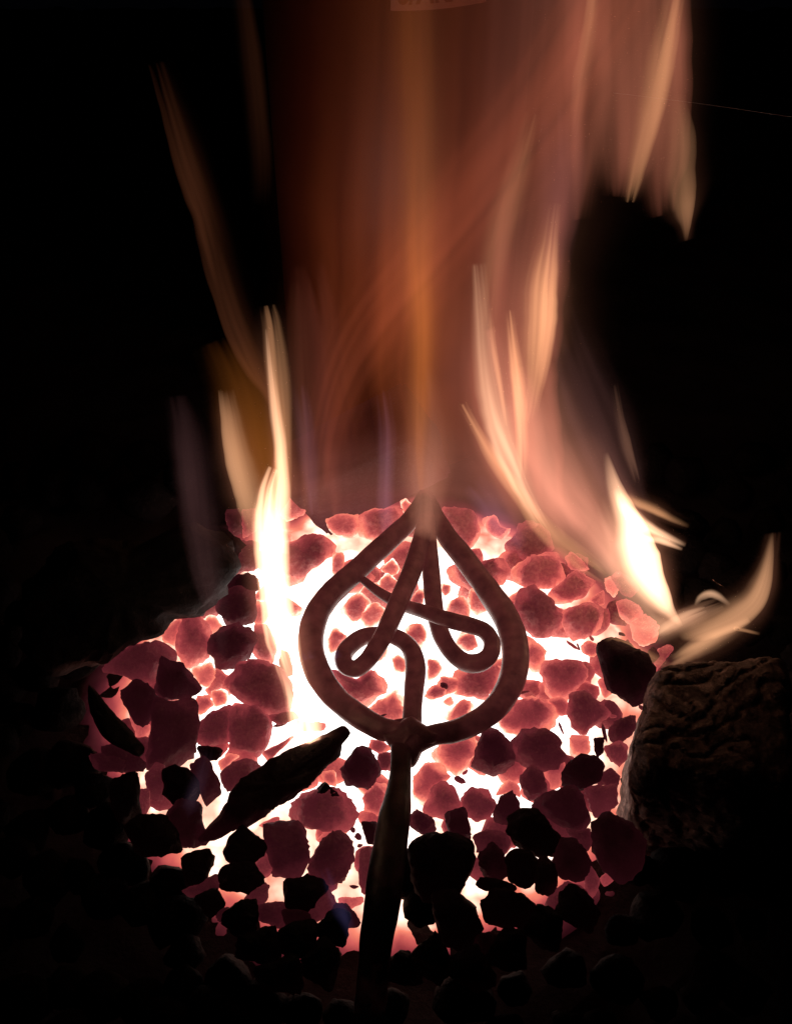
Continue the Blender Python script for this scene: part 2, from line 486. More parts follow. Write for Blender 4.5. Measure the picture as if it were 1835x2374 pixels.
add(C2,
 (.60, [(520,930),(590,960),(600,1010),(540,1050),(490,1040)]),
 (.62, [(980,1220),(1040,1150),(900,1130),(860,1190),(900,1240)]),
 (.55, [(1010,880),(1090,900),(1100,960),(1040,990),(980,950)]),
 (.62, [(440,760),(530,720),(590,770),(560,840),(470,850)]),
 (.60, [(690,870),(780,830),(820,900),(800,980),(740,960)]),
 (.60, [(1060,640),(1130,660),(1160,760),(1090,790),(1040,730)]),
 (.60, [(300,860),(380,880),(340,960),(280,1000),(260,930)]),
)
add(C3,
 (.48, [(320,790),(440,700),(490,660),(600,690),(560,750),(520,800),(420,845),(340,830)]),
 (.50, [(420,590),(450,550),(530,620),(560,660),(500,660),(440,640)]),
 (.48, [(400,890),(430,870),(560,850),(640,860),(640,950),(600,1010),(470,1035),(420,1000)]),
 (.58, [(520,845),(600,790),(635,770),(640,850)]),
 (.40, [(680,700),(720,660),(780,700),(830,760),(800,820),(740,790)]),
 (.58, [(710,840),(760,820),(840,850),(850,900),(790,950),(720,920)]),
 (.68, [(790,950),(880,900),(950,950),(920,1050),(850,1080),(800,1040)]),
 (.58, [(500,1080),(560,1050),(610,1080),(620,1120),(560,1140),(510,1110)]),
 (.50, [(280,1220),(320,1170),(430,1160),(510,1165),(540,1220),(520,1290),(470,1330),(430,1380),(350,1370),(310,1300)]),
 (.10, [(620,1090),(680,1045),(780,1080),(880,1120),(900,1200),(900,1300),(870,1400),(810,1420),(740,1370),(660,1310),(650,1260),(630,1180)]),
 (.20, [(880,1120),(910,1080),(945,1120),(940,1175),(890,1160)]),
 (.50, [(940,1100),(1000,1070),(1030,1090),(980,1150),(900,1250),(920,1170)]),
 (.66, [(640,700),(680,690),(720,760),(700,810),(650,770)]),
 (.62, [(600,1280),(660,1250),(690,1330),(640,1370)]),
)
add(C6,
 (.38, [(430,480),(460,400),(560,365),(610,380),(630,460),(680,500),(600,550),(520,600),(460,560)]),
 (.25, [(660,580),(720,530),(820,500),(800,600),(740,650),(680,650)]),
 (.42, [(640,680),(710,660),(780,660),(760,740),(730,800),(670,740)]),
 (.66, [(450,620),(550,620),(560,690),(510,740),(450,740)]),
 (.12, [(580,630),(640,630),(630,700),(590,745)]),
 (.10, [(400,830),(450,760),(520,730),(590,740),(635,790),(610,870),(520,910),(410,890)]),
 (.26, [(620,830),(680,800),(720,840),(710,890),(600,895)]),
 (.27, [(170,850),(240,790),(290,830),(315,910),(280,960),(220,985),(185,940)]),
 (.58, [(280,760),(340,700),(410,730),(410,830),(390,900),(320,910)]),
 (.34, [(540,920),(620,900),(710,890),(700,1000),(650,1050),(590,1080),(550,990)]),
 (.18, [(215,1020),(330,930),(480,910),(530,980),(565,1090),(520,1160),(420,1120),(310,1060),(260,1040)]),
 (.18, [(20,1050),(60,960),(120,930),(160,990),(165,1050),(100,1100),(20,1090)]),
 (.03, [(100,1070),(180,1040),(270,1035),(330,1100),(400,1200),(370,1270),(270,1280),(180,1240),(100,1160)]),
 (.10, [(350,1330),(400,1200),(470,1190),(540,1270),(555,1380),(500,1425),(400,1400)]),
 (.04, [(95,1310),(150,1250),(210,1270),(260,1330),(270,1420),(200,1460),(110,1430)]),
 (.05, [(260,1320),(310,1290),(360,1350),(380,1440),(330,1510),(250,1480)]),
 (.12, [(570,1120),(670,1050),(760,1110),(850,1180),(830,1380),(720,1420),(640,1360),(590,1260)]),
 (.30, [(290,1640),(320,1530),(430,1440),(520,1470),(525,1550),(420,1590),(330,1680)]),
 (.38, [(530,1440),(560,1330),(610,1420),(590,1490),(540,1540)]),
 (.48, [(610,1420),(660,1380),(710,1410),(640,1460)]),
 (.60, [(30,950),(100,860),(170,900),(165,960),(110,930)]),
 (.24, [(400,1120),(500,1160),(560,1130),(570,1200),(540,1260),(470,1190)]),
 (.52, [(330,420),(400,400),(440,440),(430,500),(380,500)]),
)
add(C5,
 (.44, [(600,470),(640,370),(690,345),(740,370),(775,460),(740,500),(690,520),(620,500)]),
 (.40, [(780,430),(830,375),(900,385),(940,440),(920,510),(850,530),(800,500)]),
 (.60, [(550,330),(600,260),(690,260),(720,320),(690,350),(640,370),(610,460),(540,460)]),
 (.14, [(695,500),(800,475),(815,560),(830,640),(740,620),(710,560)]),
 (.02, [(525,700),(560,640),(640,590),(740,600),(820,640),(830,680),(810,800),(760,900),(600,900),(540,820)]),
 (.05, [(640,900),(760,900),(850,960),(880,1060),(820,1150),(700,1130),(650,1020)]),
 (.22, [(520,500),(560,480),(640,530),(655,580),(590,600),(530,560)]),
 (.09, [(870,700),(935,640),(990,700),(1000,790),(950,820),(870,790)]),
 (.26, [(840,610),(900,585),(1000,600),(1040,650),(980,690),(930,650),(860,690)]),
 (.04, [(815,830),(870,810),(1000,830),(1050,860),(1000,890),(880,865)]),
 (.04, [(870,930),(950,880),(1080,890),(1170,1010),(1100,1060),(1000,1040),(890,1020)]),
 (.09, [(820,1170),(860,1100),(950,1080),(1020,1120),(1030,1190),(900,1210)]),
 (.16, [(210,260),(270,165),(330,180),(370,240),(380,300),(330,360),(240,350),(170,310)]),
 (.32, [(370,210),(440,200),(440,290),(380,280)]),
 (.54, [(300,420),(350,355),(415,360),(400,450),(370,520),(320,500)]),
 (.12, [(290,545),(370,540),(360,640),(320,640)]),
 (.32, [(280,680),(350,660),(330,760),(310,890),(280,830)]),
)
add(C4,
 (.38, [(1080,580),(1200,460),(1420,430),(1490,480),(1500,580),(1450,660),(1320,650),(1180,620)]),
 (.06, [(1270,410),(1330,395),(1400,450),(1410,500),(1370,540),(1290,510)]),
 (.30, [(330,360),(380,295),(430,310),(445,370),(440,450),(430,500),(360,480)]),
 (.02, [(430,340),(490,300),(560,320),(610,380),(640,460),(600,530),(500,520),(440,450)]),
 (.17, [(550,270),(620,240),(690,290),(730,370),(750,470),(680,530),(640,450),(610,380)]),
 (.32, [(610,130),(680,30),(760,0),(800,80),(790,150),(700,190),(640,180)]),
 (.36, [(790,60),(850,-40),(940,-10),(1035,80),(1000,200),(930,260),(830,210),(800,130)]),
 (.06, [(620,195),(760,200),(740,260),(650,280)]),
 (.28, [(760,340),(820,280),(900,270),(980,310),(900,380),(800,440),(770,410)]),
 (.62, [(740,280),(800,235),(860,250),(800,290),(760,330)]),
 (.22, [(980,640),(1050,625),(1180,630),(1230,740),(1245,830),(1180,920),(1050,930),(1020,780)]),
 (.03, [(760,790),(800,700),(870,645),(930,690),(1000,740),(990,800),(920,860),(800,860)]),
 (.03, [(730,900),(780,850),(920,860),(1000,930),(980,970),(900,1000),(760,990)]),
 (.24, [(1240,860),(1300,760),(1380,690),(1450,680),(1490,710),(1480,830),(1440,930),(1360,960),(1260,920)]),
 (.66, [(1290,720),(1330,670),(1480,660),(1440,690),(1350,740)]),
 (.02, [(1110,950),(1230,920),(1320,950),(1340,1000),(1220,1130),(1120,1150)]),
 (.28, [(1200,1140),(1340,1000),(1410,1030),(1400,1100),(1310,1160),(1190,1180)]),
 (.62, [(1410,1040),(1540,1040),(1540,1070),(1430,1120)]),
 (.03, [(530,800),(680,770),(715,830),(660,960),(560,980)]),
 (.13, [(430,540),(500,500),(640,530),(650,620),(690,720),(600,760),(500,750),(450,640)]),
 (.02, [(230,640),(300,580),(440,580),(490,650),(530,780),(300,800)]),
 (.38, [(280,430),(350,440),(360,520),(330,580),(290,540)]),
 (.02, [(100,350),(270,360),(300,520),(320,580),(240,630),(180,600)]),
 (.17, [(80,200),(180,190),(340,290),(340,330),(200,330),(110,270)]),
 (.44, [(940,850),(1010,790),(1050,890),(1000,930)]),
 (.22, [(540,1000),(620,960),(740,900),(740,1020),(600,1030)]),
 (.18, [(720,1140),(780,1100),(870,1140),(840,1190),(740,1170)]),
 (.02, [(600,1040),(730,990),(780,1080),(700,1150)]),
 (.58, [(1310,340),(1390,330),(1400,420),(1330,390)]),
 (.58, [(940,640),(1080,580),(1070,640),(980,640)]),
 (.46, [(980,230),(1160,140),(1100,200),(1020,275)]),
 (.60, [(240,10),(360,80),(340,170),(290,160)]),
 (.42, [(1170,50),(1280,60),(1390,75),(1320,105),(1180,110)]),
 (.20, [(0,250),(110,230),(260,280),(340,300),(330,340),(80,330)]),
)
for q_, (fx_, fy_, fs_, ft_) in enumerate([(632,2118,42,.22),(600,2075,36,.28),(690,2135,40,.12),(735,2105,30,.30),(800,2125,36,.16)]):
    FRONT.append((ft_, [(fx_ + fs_ * (.85 + .25 * math.sin(q_ * 5 + k * 2.1)) * math.cos(k * .9 + q_), fy_ + .9 * fs_ * (.85 + .25 * math.sin(q_ * 5 + k * 2.1)) * math.sin(k * .9 + q_)) for k in range(7)]))
COALS += FRONT
# ---- labels that single each coal out
MARKS = [("the left curl", 820, 1530), ("the right curl", 1090, 1500), ("the weld under the ring", 940, 1710),
         ("the charred stick", 640, 1820), ("the charred wood block", 1560, 1700), ("the ring point", 985, 1210),
         ("the iron handle", 900, 1960), ("the big charred log", 360, 1330), ("the white left flame", 640, 1300),
         ("the fire brick", 830, 1130), ("the ring's left side", 715, 1520), ("the ring's right side", 1215, 1520),
         ("the white right flame", 1470, 1320), ("the left splinter", 290, 1680)]
RING_POLY = [(720,1460),(760,1390),(860,1290),(970,1200),(1000,1200),(1090,1320),(1190,1440),(1200,1560),(1150,1650),(1040,1690),(930,1680),(800,1630),(730,1540)]
def inside(x, y, poly):
    c = False
    for i in range(len(poly)):
        x0, y0 = poly[i]; x1, y1 = poly[i - 1]
        if (y0 > y) != (y1 > y) and x < (x1 - x0) * (y - y0) / (y1 - y0) + x0: c = not c
    return c
def describe(tone, poly, cx, cy_, area):
    xs = [p[0] for p in poly]; ys = [p[1] for p in poly]
    # principal aspect
    mxx = sum((x - cx) ** 2 for x in xs); myy = sum((y - cy_) ** 2 for y in ys); mxy = sum((x - cx) * (y - cy_) for x, y in zip(xs, ys))
    t = math.sqrt((mxx - myy) ** 2 + 4 * mxy * mxy); asp = math.sqrt((mxx + myy + t) / max(1e-6, mxx + myy - t))
    ang = math.degrees(0.5 * math.atan2(2 * mxy, mxx - myy))
    shape = "rounded" if asp < 1.25 else "blocky" if asp < 1.6 else ("upright long" if abs(ang) > 60 else "flat long" if abs(ang) < 25 else "slanting long")
    size = "small" if area < 2600 else "mid-sized" if area < 8000 else "large"
    colr = ("black" if tone < .08 else "charred" if tone < .19 else "dark red" if tone < .31 else "dull red" if tone < .43 else "rosy" if tone < .55 else "glowing pink" if tone < .65 else "bright orange-pink")
    best = min(MARKS, key=lambda m: (m[1] - cx) ** 2 + (m[2] - cy_) ** 2)
    dx, dy = cx - best[1], cy_ - best[2]
    if inside(cx, cy_, RING_POLY) and best[0] != "the weld under the ring":
        place = "inside the ring, " + ("left of " if dx < -abs(dy) else "right of " if dx > abs(dy) else "above " if dy < 0 else "below ") + best[0]
    else:
        place = ("left of " if dx < -abs(dy) else "right of " if dx > abs(dy) else "behind " if dy < 0 else "in front of ") + best[0]
    return f"{size} {shape} {colr} coal {place}"
recs = []
for i, (tone, poly) in enumerate(COALS):
    xs = [p[0] for p in poly]; ys = [p[1] for p in poly]
    zc = 0.013 - 0.022 * tone
    cy0 = sum(ys) / len(ys)
    hot = tone + (.045 if tone > .15 else .03 if cy0 < 2120 else 0)
    thick = 0.95
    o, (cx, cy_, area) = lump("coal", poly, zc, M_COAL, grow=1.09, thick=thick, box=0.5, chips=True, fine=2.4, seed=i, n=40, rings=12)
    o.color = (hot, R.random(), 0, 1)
    recs.append((o, describe(tone, poly, cx, cy_, area), cx, cy_))
by = {}
for r_ in recs: by.setdefault(r_[1], []).append(r_)
ORD = ["first", "second", "third", "fourth", "fifth", "sixth", "seventh"]
for lab, rs in by.items():
    rs.sort(key=lambda q: q[2])
    for k, (o, _, x, y) in enumerate(rs):
        l = lab
        if len(rs) == 2: l = ("left twin: " if k == 0 else "right twin: ") + lab
        elif len(rs) > 2: l = ORD[k] + " from left: " + lab
        tag(o, l, "coal", "coals of the glowing fire bed")

# bright lumps deeper down, seen through the gaps
k = 0
while k < 75:
    px = R.uniform(250, 1500); py = R.uniform(1190, 2080)
    e = ((px - 880) / 620) ** 2 + ((py - 1600) / 460) ** 2
    if e > 1 or e < .16: continue
    sz = R.uniform(32, 54); m = R.randint(5, 8); a0 = R.uniform(0, 6)
    poly = [(px + sz * R.uniform(.7, 1.2) * math.cos(a0 + 2 * math.pi * q / m), py + sz * .9 * R.uniform(.7, 1.2) * math.sin(a0 + 2 * math.pi * q / m)) for q in range(m)]
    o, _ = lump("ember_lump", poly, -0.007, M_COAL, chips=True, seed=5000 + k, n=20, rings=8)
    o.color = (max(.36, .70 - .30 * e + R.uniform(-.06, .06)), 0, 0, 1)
    tag(o, "bright ember lump deep in a gap between the upper coals", "ember", "ember lumps under the coals")
    k += 1

# black unlit coals round the fire, hardly to be seen
taken = [(x, y) for _, _, x, y in recs]
nblk = 0
BIGS = [(1400,1480,1835,2000),(100,1180,560,1500),(220,1550,340,1760)]
while nblk < 150:
    a = R.uniform(0, 2 * math.pi); rad = R.uniform(0.13, 0.34)
    wp = Vector((FIRE_C.x + rad * math.cos(a) * 1.05, FIRE_C.y - 0.02 + rad * math.sin(a), 0))
    dv = wp - CAM; dp = dv.dot(FWD)
    px = W / 2 + FPX * dv.dot(RGT) / dp; py = H / 2 - FPX * dv.dot(UPV) / dp
    if not (-150 < px < W + 150 and 1060 < py < H + 150): continue
    if py < 1250 and 450 < px < 1450: continue
    if any(b[0] - 40 < px < b[2] and b[1] < py < b[3] for b in BIGS): continue
    e = ((px - 850) / 640) ** 2 + ((py - 1600) / 480) ** 2
    if e < (1.0 if py < 1880 else .80): continue
    if min((px - x) ** 2 + (py - y) ** 2 for x, y in taken) < 72 ** 2: continue
    sz = R.uniform(46, 78)
    m = R.randint(6, 9)
    poly = [(px + sz * R.uniform(.75, 1.15) * math.cos(2 * math.pi * k / m), py + sz * .9 * R.uniform(.75, 1.15) * math.sin(2 * math.pi * k / m)) for k in range(m)]
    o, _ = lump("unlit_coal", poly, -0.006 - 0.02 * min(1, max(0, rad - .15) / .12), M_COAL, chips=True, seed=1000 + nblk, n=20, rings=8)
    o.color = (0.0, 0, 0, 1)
    tag(o, "black unlit coal lump in the dark rim of the hearth", "coal", "unlit black coals round the fire")
    taken.append((px, py)); nblk += 1

# ------------------------------------------------------------------ charred wood
axis = (on_z(735, 1600, 0) - on_z(480, 1900, 0)).normalized()
o, _ = lump("charred_stick", crop(C4, [(650,690),(700,620),(790,500),(860,400),(960,340),(1080,250),(1180,190),(1290,150),(1420,95),(1460,130),(1430,190),(1410,260),(1300,340),(1240,400),(1160,450),(1080,530),(990,600),(860,650),(740,720)]),
     0.024, M_COAL, thick=0.55, box=0.5, seed=501, n=80, rings=14, grain=(axis, 0.16, 6.0), fine=1.6)
o.color = (.085, 0, 0, 1)
tag(o, "long black charred stick lying across the coals left of the handle", "stick")
o, _ = lump("charred_splinter", crop(C4, [(0,-150),(60,-100),(130,-20),(190,40),(240,100),(330,190),(310,240),(240,245),(150,180),(80,120),(20,0)]),
     0.018, M_STICK, thick=0.7, box=0.5, seed=502, n=50, rings=10, fine=1.4)
tag(o, "curved black charred splinter at the left rim of the fire", "splinter")
o, _ = lump("charred_log", [(60,1500),(40,1360),(150,1270),(300,1250),(430,1215),(520,1260),(540,1330),(480,1400),(462,1432),(410,1432),(370,1478),(318,1483),(240,1545),(140,1570)],
     0.030, M_STICK, thick=0.8, box=0.45, seed=503, n=90, rings=16, grain=(Vector((.9, .4, 0)).normalized(), 0.10, 7.0), fine=1.5)
tag(o, "big black charred log resting on the left back of the fire", "log")
def wood_block():
    top = [on_z(x, y, 0.052) for x, y in ((1470, 1775), (1890, 1830), (1812, 1512), (1515, 1498))]
    bot = [Vector((p.x, p.y, -0.035)) for p in top]
    cen = sum(top + bot, Vector()) / 8
    bm = bmesh.new()
    bmesh.ops.create_cube(bm, size=2.0)
    bmesh.ops.subdivide_edges(bm, edges=bm.edges[:], cuts=44, use_grid_fill=True)
    off = Vector((3.3, 7.1, 1.9))
    for v in bm.verts:
        x, y, z = v.co
        # rounded corners
        l = (abs(x) ** 9 + abs(y) ** 9 + abs(z) ** 9) ** (1 / 9.0)
        u, w, h = (x / l + 1) / 2, (y / l + 1) / 2, (z / l + 1) / 2
        fl = bot[0].lerp(bot[1], u).lerp(bot[3].lerp(bot[2], u), w); ft = top[0].lerp(top[1], u).lerp(top[3].lerp(top[2], u), w)
        p = fl.lerp(ft, h)
        n = Vector((x ** 7, y ** 7, z ** 7)).normalized()
        g = p * 20 + off
        w1 = noise.noise(g * .9) * 1.5 + noise.noise(g * 2.6) * .5 + noise.noise(g * 7) * .16
        # bark plates: cracks down the sides and across
        cr = 0.0
        for q, ax, wd in ((p.x * 62 + w1 * 1.3, 0, .74), (p.y * 62 - w1 * 1.3, 1, .74), (p.z * 52 + w1 * 1.2 + .4 * (math.floor(p.x * 62 + p.y * 62) % 2), 2, .80)):
            e = abs((q % 1.0) - .5) * 2
            cr = max(cr, max(0.0, (e - wd) / (1 - wd)) * (1 - abs(n[ax]) ** 2) * min(1.0, max(0.0, .55 + 1.3 * noise.noise(g * .8 + Vector((ax * 9.0, 0, 0))))))
        amt = -.0030 * cr + .0065 * noise.noise(g * .9) + .0028 * noise.noise(g * 2.2) + .0016 * noise.noise(Vector((g.x * 5, g.y * 5, g.z * 2))) + .0009 * noise.noise(g * 11)
        v.co = p + n * amt - cen
    me = bpy.data.meshes.new("charred_wood_block"); bm.to_mesh(me); bm.free()
    me.polygons.foreach_set("use_smooth", [True] * len(me.polygons))
    me.materials.append(M_BARK)
    o = bpy.data.objects.new("charred_wood_block", me); COL.objects.link(o); o.location = cen
    tag(o, "cracked charred wood block with grey-brown bark at the right of the fire", "wood block")
wood_block()

# ------------------------------------------------------------------ the forged iron
def catmull(pts, per=10):
    P = [Vector(p) for p in pts]
    out = []
    for i in range(len(P) - 1):
        p0 = P[max(0, i - 1)]; p1 = P[i]; p2 = P[i + 1]; p3 = P[min(len(P) - 1, i + 2)]
        for k in range(per):
            t = k / per
            out.append(0.5 * ((2 * p1) + (p2 - p0) * t + (2 * p0 - 5 * p1 + 4 * p2 - p3) * t * t + (3 * p1 - p0 - 3 * p2 + p3) * t ** 3))
    out.append(P[-1])
    return out
def tube(name, spec, mat, parent, per=10, ns=18, sq=2.6, flat=0.85):
    """spec: (native px x, y, half width px, z) along the bar"""
    ctr = []
    for x, y, hw, z in spec:
        p = on_z(x, y, z)
        ctr.append((p.x, p.y, p.z, 1.08 * hw * depth(p) / FPX))
    C = catmull_n(ctr, per)
    pts = [Vector(c[:3]) for c in C]; rad = [c[3] for c in C]
    vs, fs = [], []
    side = None
    for i, p in enumerate(pts):
        t = (pts[min(i + 1, len(pts) - 1)] - pts[max(i - 1, 0)]).normalized()
        view = (CAM - p).normalized()
        a = t.cross(view).normalized(); b = a.cross(t).normalized()
        for k in range(ns):
            th = 2 * math.pi * k / ns
            c, s = math.cos(th), math.sin(th)
            f = (abs(c) ** sq + abs(s) ** sq) ** (-1 / sq)
            h = 1 + 0.07 * noise.noise(p * 60 + Vector((k * .35, 0, 0))) + 0.05 * noise.noise(p * 150 + Vector((0, k * .5, 0)))
            vs.append(p + a * (c * f * rad[i] * h) + b * (s * f * rad[i] * flat * h))
    n = len(pts)
    for i in range(n - 1):
        for k in range(ns):
            k2 = (k + 1) % ns
            fs.append((i * ns + k, i * ns + k2, (i + 1) * ns + k2, (i + 1) * ns + k))
    fs.append(tuple(range(ns - 1, -1, -1)))
    fs.append(tuple((n - 1) * ns + k for k in range(ns)))
    return mesh_obj(name, vs, fs, mat, parent)
def catmull_n(pts, per):
    import itertools
    out = []
    m = len(pts[0])
    for i in range(len(pts) - 1):
        p0 = pts[max(0, i - 1)]; p1 = pts[i]; p2 = pts[i + 1]; p3 = pts[min(len(pts) - 1, i + 2)]
        for k in range(per):
            t = k / per
            out.append(tuple(0.5 * (2 * p1[j] + (p2[j] - p0[j]) * t + (2 * p0[j] - 5 * p1[j] + 4 * p2[j] - p3[j]) * t * t + (3 * p1[j] - p0[j] - 3 * p2[j] + p3[j]) * t ** 3) for j in range(m)))
    out.append(tuple(pts[-1]))
    return out
def cz(c, rows):
    s = c[2]
    return [(c[0] + r[0] / s, c[1] + r[1] / s, r[2] / s, r[3]) for r in rows]
IZ = 0.032
iron = empty("forged_iron_hook", on_z(940, 1710, IZ))
tag(iron, "dark forged iron piece with looped ring and scrolls lying in the fire", "ironwork")
tube("ring_side", cz(C2, [(725,1500,60,IZ),(640,1440,58,IZ),(560,1420,60,IZ),(430,1345,62,IZ),(300,1240,64,IZ),(215,1115,66,IZ),(173,990,67,IZ),(175,870,66,IZ),(215,755,64,IZ),(295,655,62,IZ),(405,555,58,IZ),(520,450,55,IZ+.002),(630,345,52,IZ+.004),(710,270,48,IZ+.006),(765,190,42,IZ+.007),(792,130,34,IZ+.008),(800,105,26,IZ+.008)]), M_IRON, iron)
tube("ring_side", cz(C2, [(750,1500,60,IZ),(860,1455,56,IZ),(970,1435,58,IZ),(1110,1375,62,IZ),(1215,1285,66,IZ),(1285,1165,70,IZ),(1312,1030,71,IZ),(1300,910,70,IZ),(1250,785,68,IZ),(1165,655,64,IZ),(1065,520,58,IZ+.002),(970,400,54,IZ+.004),(900,300,50,IZ+.006),(855,210,44,IZ+.007),(828,135,34,IZ+.008),(816,105,26,IZ+.008)]), M_IRON, iron)
tube("left_scroll", cz(C2, [(725,1500,55,IZ),(733,1400,52,IZ),(738,1300,50,IZ),(748,1180,52,IZ),(755,1090,52,IZ),(742,1010,50,IZ+.001),(700,945,46,IZ+.001),(630,905,42,IZ),(550,895,42,IZ-.002),(470,905,44,IZ-.002),(400,950,46,IZ),(354,1010,46,IZ+.002),(365,1070,44,IZ+.004),(425,1085,44,IZ+.006),(490,1035,46,IZ+.007),(550,945,48,IZ+.008),(605,840,50,IZ+.009),(660,715,52,IZ+.009),(720,575,50,IZ+.009),(770,430,48,IZ+.010),(800,310,44,IZ+.012),(812,200,36,IZ+.011),(812,120,26,IZ+.011)]), M_IRON, iron)
tube("right_scroll", cz(C2, [(818,130,26,IZ+.009),(824,250,36,IZ+.009),(832,420,42,IZ+.007),(843,590,45,IZ+.004),(856,720,46,IZ+.001),(876,830,46,IZ),(912,925,47,IZ),(965,1000,47,IZ+.001),(1035,1050,48,IZ+.003),(1110,1052,48,IZ+.005),(1168,1010,46,IZ+.007),(1180,935,44,IZ+.008),(1140,875,42,IZ+.009),(1060,845,42,IZ+.010),(960,820,42,IZ+.010),(870,790,40,IZ+.010),(780,760,36,IZ+.006),(700,735,33,IZ+.000),(620,700,30,IZ-.002),(545,655,26,IZ-.002),(480,605,22,IZ-.002),(430,560,17,IZ-.003)]), M_IRON, iron)
tube("handle", cz(C5, [(478,60,66,IZ),(486,130,52,IZ),(484,220,47,IZ),(480,300,49,IZ),(470,400,57,IZ+.002),(455,500,70,IZ+.004),(436,620,78,IZ+.004),(418,740,82,IZ+.005),(400,860,84,IZ+.004),(384,980,82,IZ+.002),(368,1100,78,IZ-.002),(350,1250,74,IZ-.006),(335,1400,72,IZ-.010),(318,1560,70,IZ-.014),(300,1750,70,IZ-.018)]), M_SCALE, iron, flat=0.6, sq=2.3)
o, _ = lump("weld", crop(C2, [(560,1450),(640,1420),(680,1370),(735,1350),(790,1390),(850,1425),(900,1450),(880,1500),(800,1530),(770,1600),(740,1640),(690,1620),(650,1560),(600,1510)]), IZ - .002, M_IRON, dz=0.0075, box=0.5, rough=0.12, seed=701, n=48, rings=14)
o.parent = iron; o.matrix_parent_inverse = iron.matrix_world.inverted()

# ------------------------------------------------------------------ behind the fire: brick and red panel
def brick():
    bm = bmesh.new()
    bmesh.ops.create_cube(bm, size=1.0)
    for v in bm.verts: v.co = Vector((v.co.x * 0.094, v.co.y * 0.05, v.co.z * 0.052))
    bmesh.ops.bevel(bm, geom=bm.edges[:], offset=0.003, segments=2, affect='EDGES')
    bmesh.ops.subdivide_edges(bm, edges=[e for e in bm.edges if e.calc_length() > .02], cuts=14, use_grid_fill=True)
    for v in bm.verts:
        n_ = noise.noise(v.co * 120) * .0007 + noise.noise(v.co * 45 + Vector((3, 1, 2))) * .0012
        v.co += v.co.normalized() * n_
    me = bpy.data.meshes.new("fire_brick"); bm.to_mesh(me); bm.free()
    me.polygons.foreach_set("use_smooth", [True] * len(me.polygons))
    me.materials.append(M_COAL)
    o = bpy.data.objects.new("fire_brick", me); COL.objects.link(o)
    o.location = on_z(845, 1095, 0.022); o.location.y += 0.012
    o.rotation_euler = (0.12, -0.52, 0.10)
    o.color = (.21, 0, 0, 1)
    tag(o, "reddish fire brick with a slanting edge at the back of the coals", "brick")
brick()

PY = 0.25
def panel():
    root = empty("red_steel_drum", (on_y(870, 600, PY).x, PY, -0.03))
    xl = on_y(610, 200, PY + .05).x; xr = on_y(1235, 200, PY + .05).x
    cx = (xl + xr) / 2; hw = (xr - xl) / 2
    vs, fs = [], []
    n = 40
    rows = [(-0.035), (0.55)]
    for z in rows:
        for off in (0, 0.004):
            for i in range(n + 1):
                u = math.sin((i / n * 2 - 1) * math.pi / 2)
                vs.append((cx + u * (hw - off), PY + hw * (1 - math.sqrt(max(0.0, 1 - u * u))) + off * math.sqrt(max(0, 1 - u * u)), z))
    k = n + 1
    for i in range(n):
        fs.append((i, i + 1, 2 * k + i + 1, 2 * k + i))
        fs.append((k + i + 1, k + i, 3 * k + i, 3 * k + i + 1))
        fs.append((2 * k + i, 2 * k + i + 1, 3 * k + i + 1, 3 * k + i))
        fs.append((i + 1, i, k + i, k + i + 1))
    fs.append((0, 2 * k, 3 * k, k)); fs.append((n, k + n, 3 * k + n, 2 * k + n))
    mesh_obj("drum_wall", vs, fs, M_RED, root)
    # worn lettering band near the top of the view
    def onp(x, z, off):
        u = (x - cx) / hw
        return (x, PY + hw * (1 - math.sqrt(max(0.0, 1 - u * u))) - off, z)
    pa = on_y(905, 24, PY); pb = on_y(1130, 24, PY)
    zb = pa.z
    vs, fs = [], []
    m = 20
    for j, z in enumerate((zb, zb + 0.022)):
        for off in (0.0008, -0.002):
            for i in range(m + 1):
                vs.append(onp(pa.x + (pb.x - pa.x) * i / m, z, off))
    k = m + 1
    for i in range(m):
        fs.append((i, i + 1, 2 * k + i + 1, 2 * k + i))
        fs.append((i + 1, i, k + i, k + i + 1))
        fs.append((2 * k + i, 2 * k + i + 1, 3 * k + i + 1, 3 * k + i))
    band = mesh_obj("worn_label", vs, fs, M_BAND, root)
    # slanted capitals, cut by the top of the view
    cu = bpy.data.curves.new("lettering", 'FONT')
    cu.body = "S/ARAS"
    cu.size = 0.021
    cu.shear = 0.25
    cu.offset = 0.0006
    cu.space_character = 1.05
    t = bpy.data.objects.new("tmp_text", cu)
    COL.objects.link(t)
    bpy.context.view_layer.update()
    me = bpy.data.meshes.new_from_object(t.evaluated_get(bpy.context.evaluated_depsgraph_get()))
    bpy.data.objects.remove(t)
    wmax = max(v.co.x for v in me.vertices)
    sx = (pb.x - pa.x) * 0.86 / wmax
    for v in me.vertices:
        x = pa.x + (pb.x - pa.x) * 0.07 + v.co.x * sx
        v.co = onp(x, zb + 0.004 + v.co.y, 0.0016)
    me.materials.append(M_LETTER)
    lo = bpy.data.objects.new("lettering", me)
    COL.objects.link(lo)
    lo.parent = root; lo.matrix_parent_inverse = root.matrix_world.inverted()
    tag(root, "rust-red steel drum with a worn lettered label standing behind the flames", "drum")
panel()

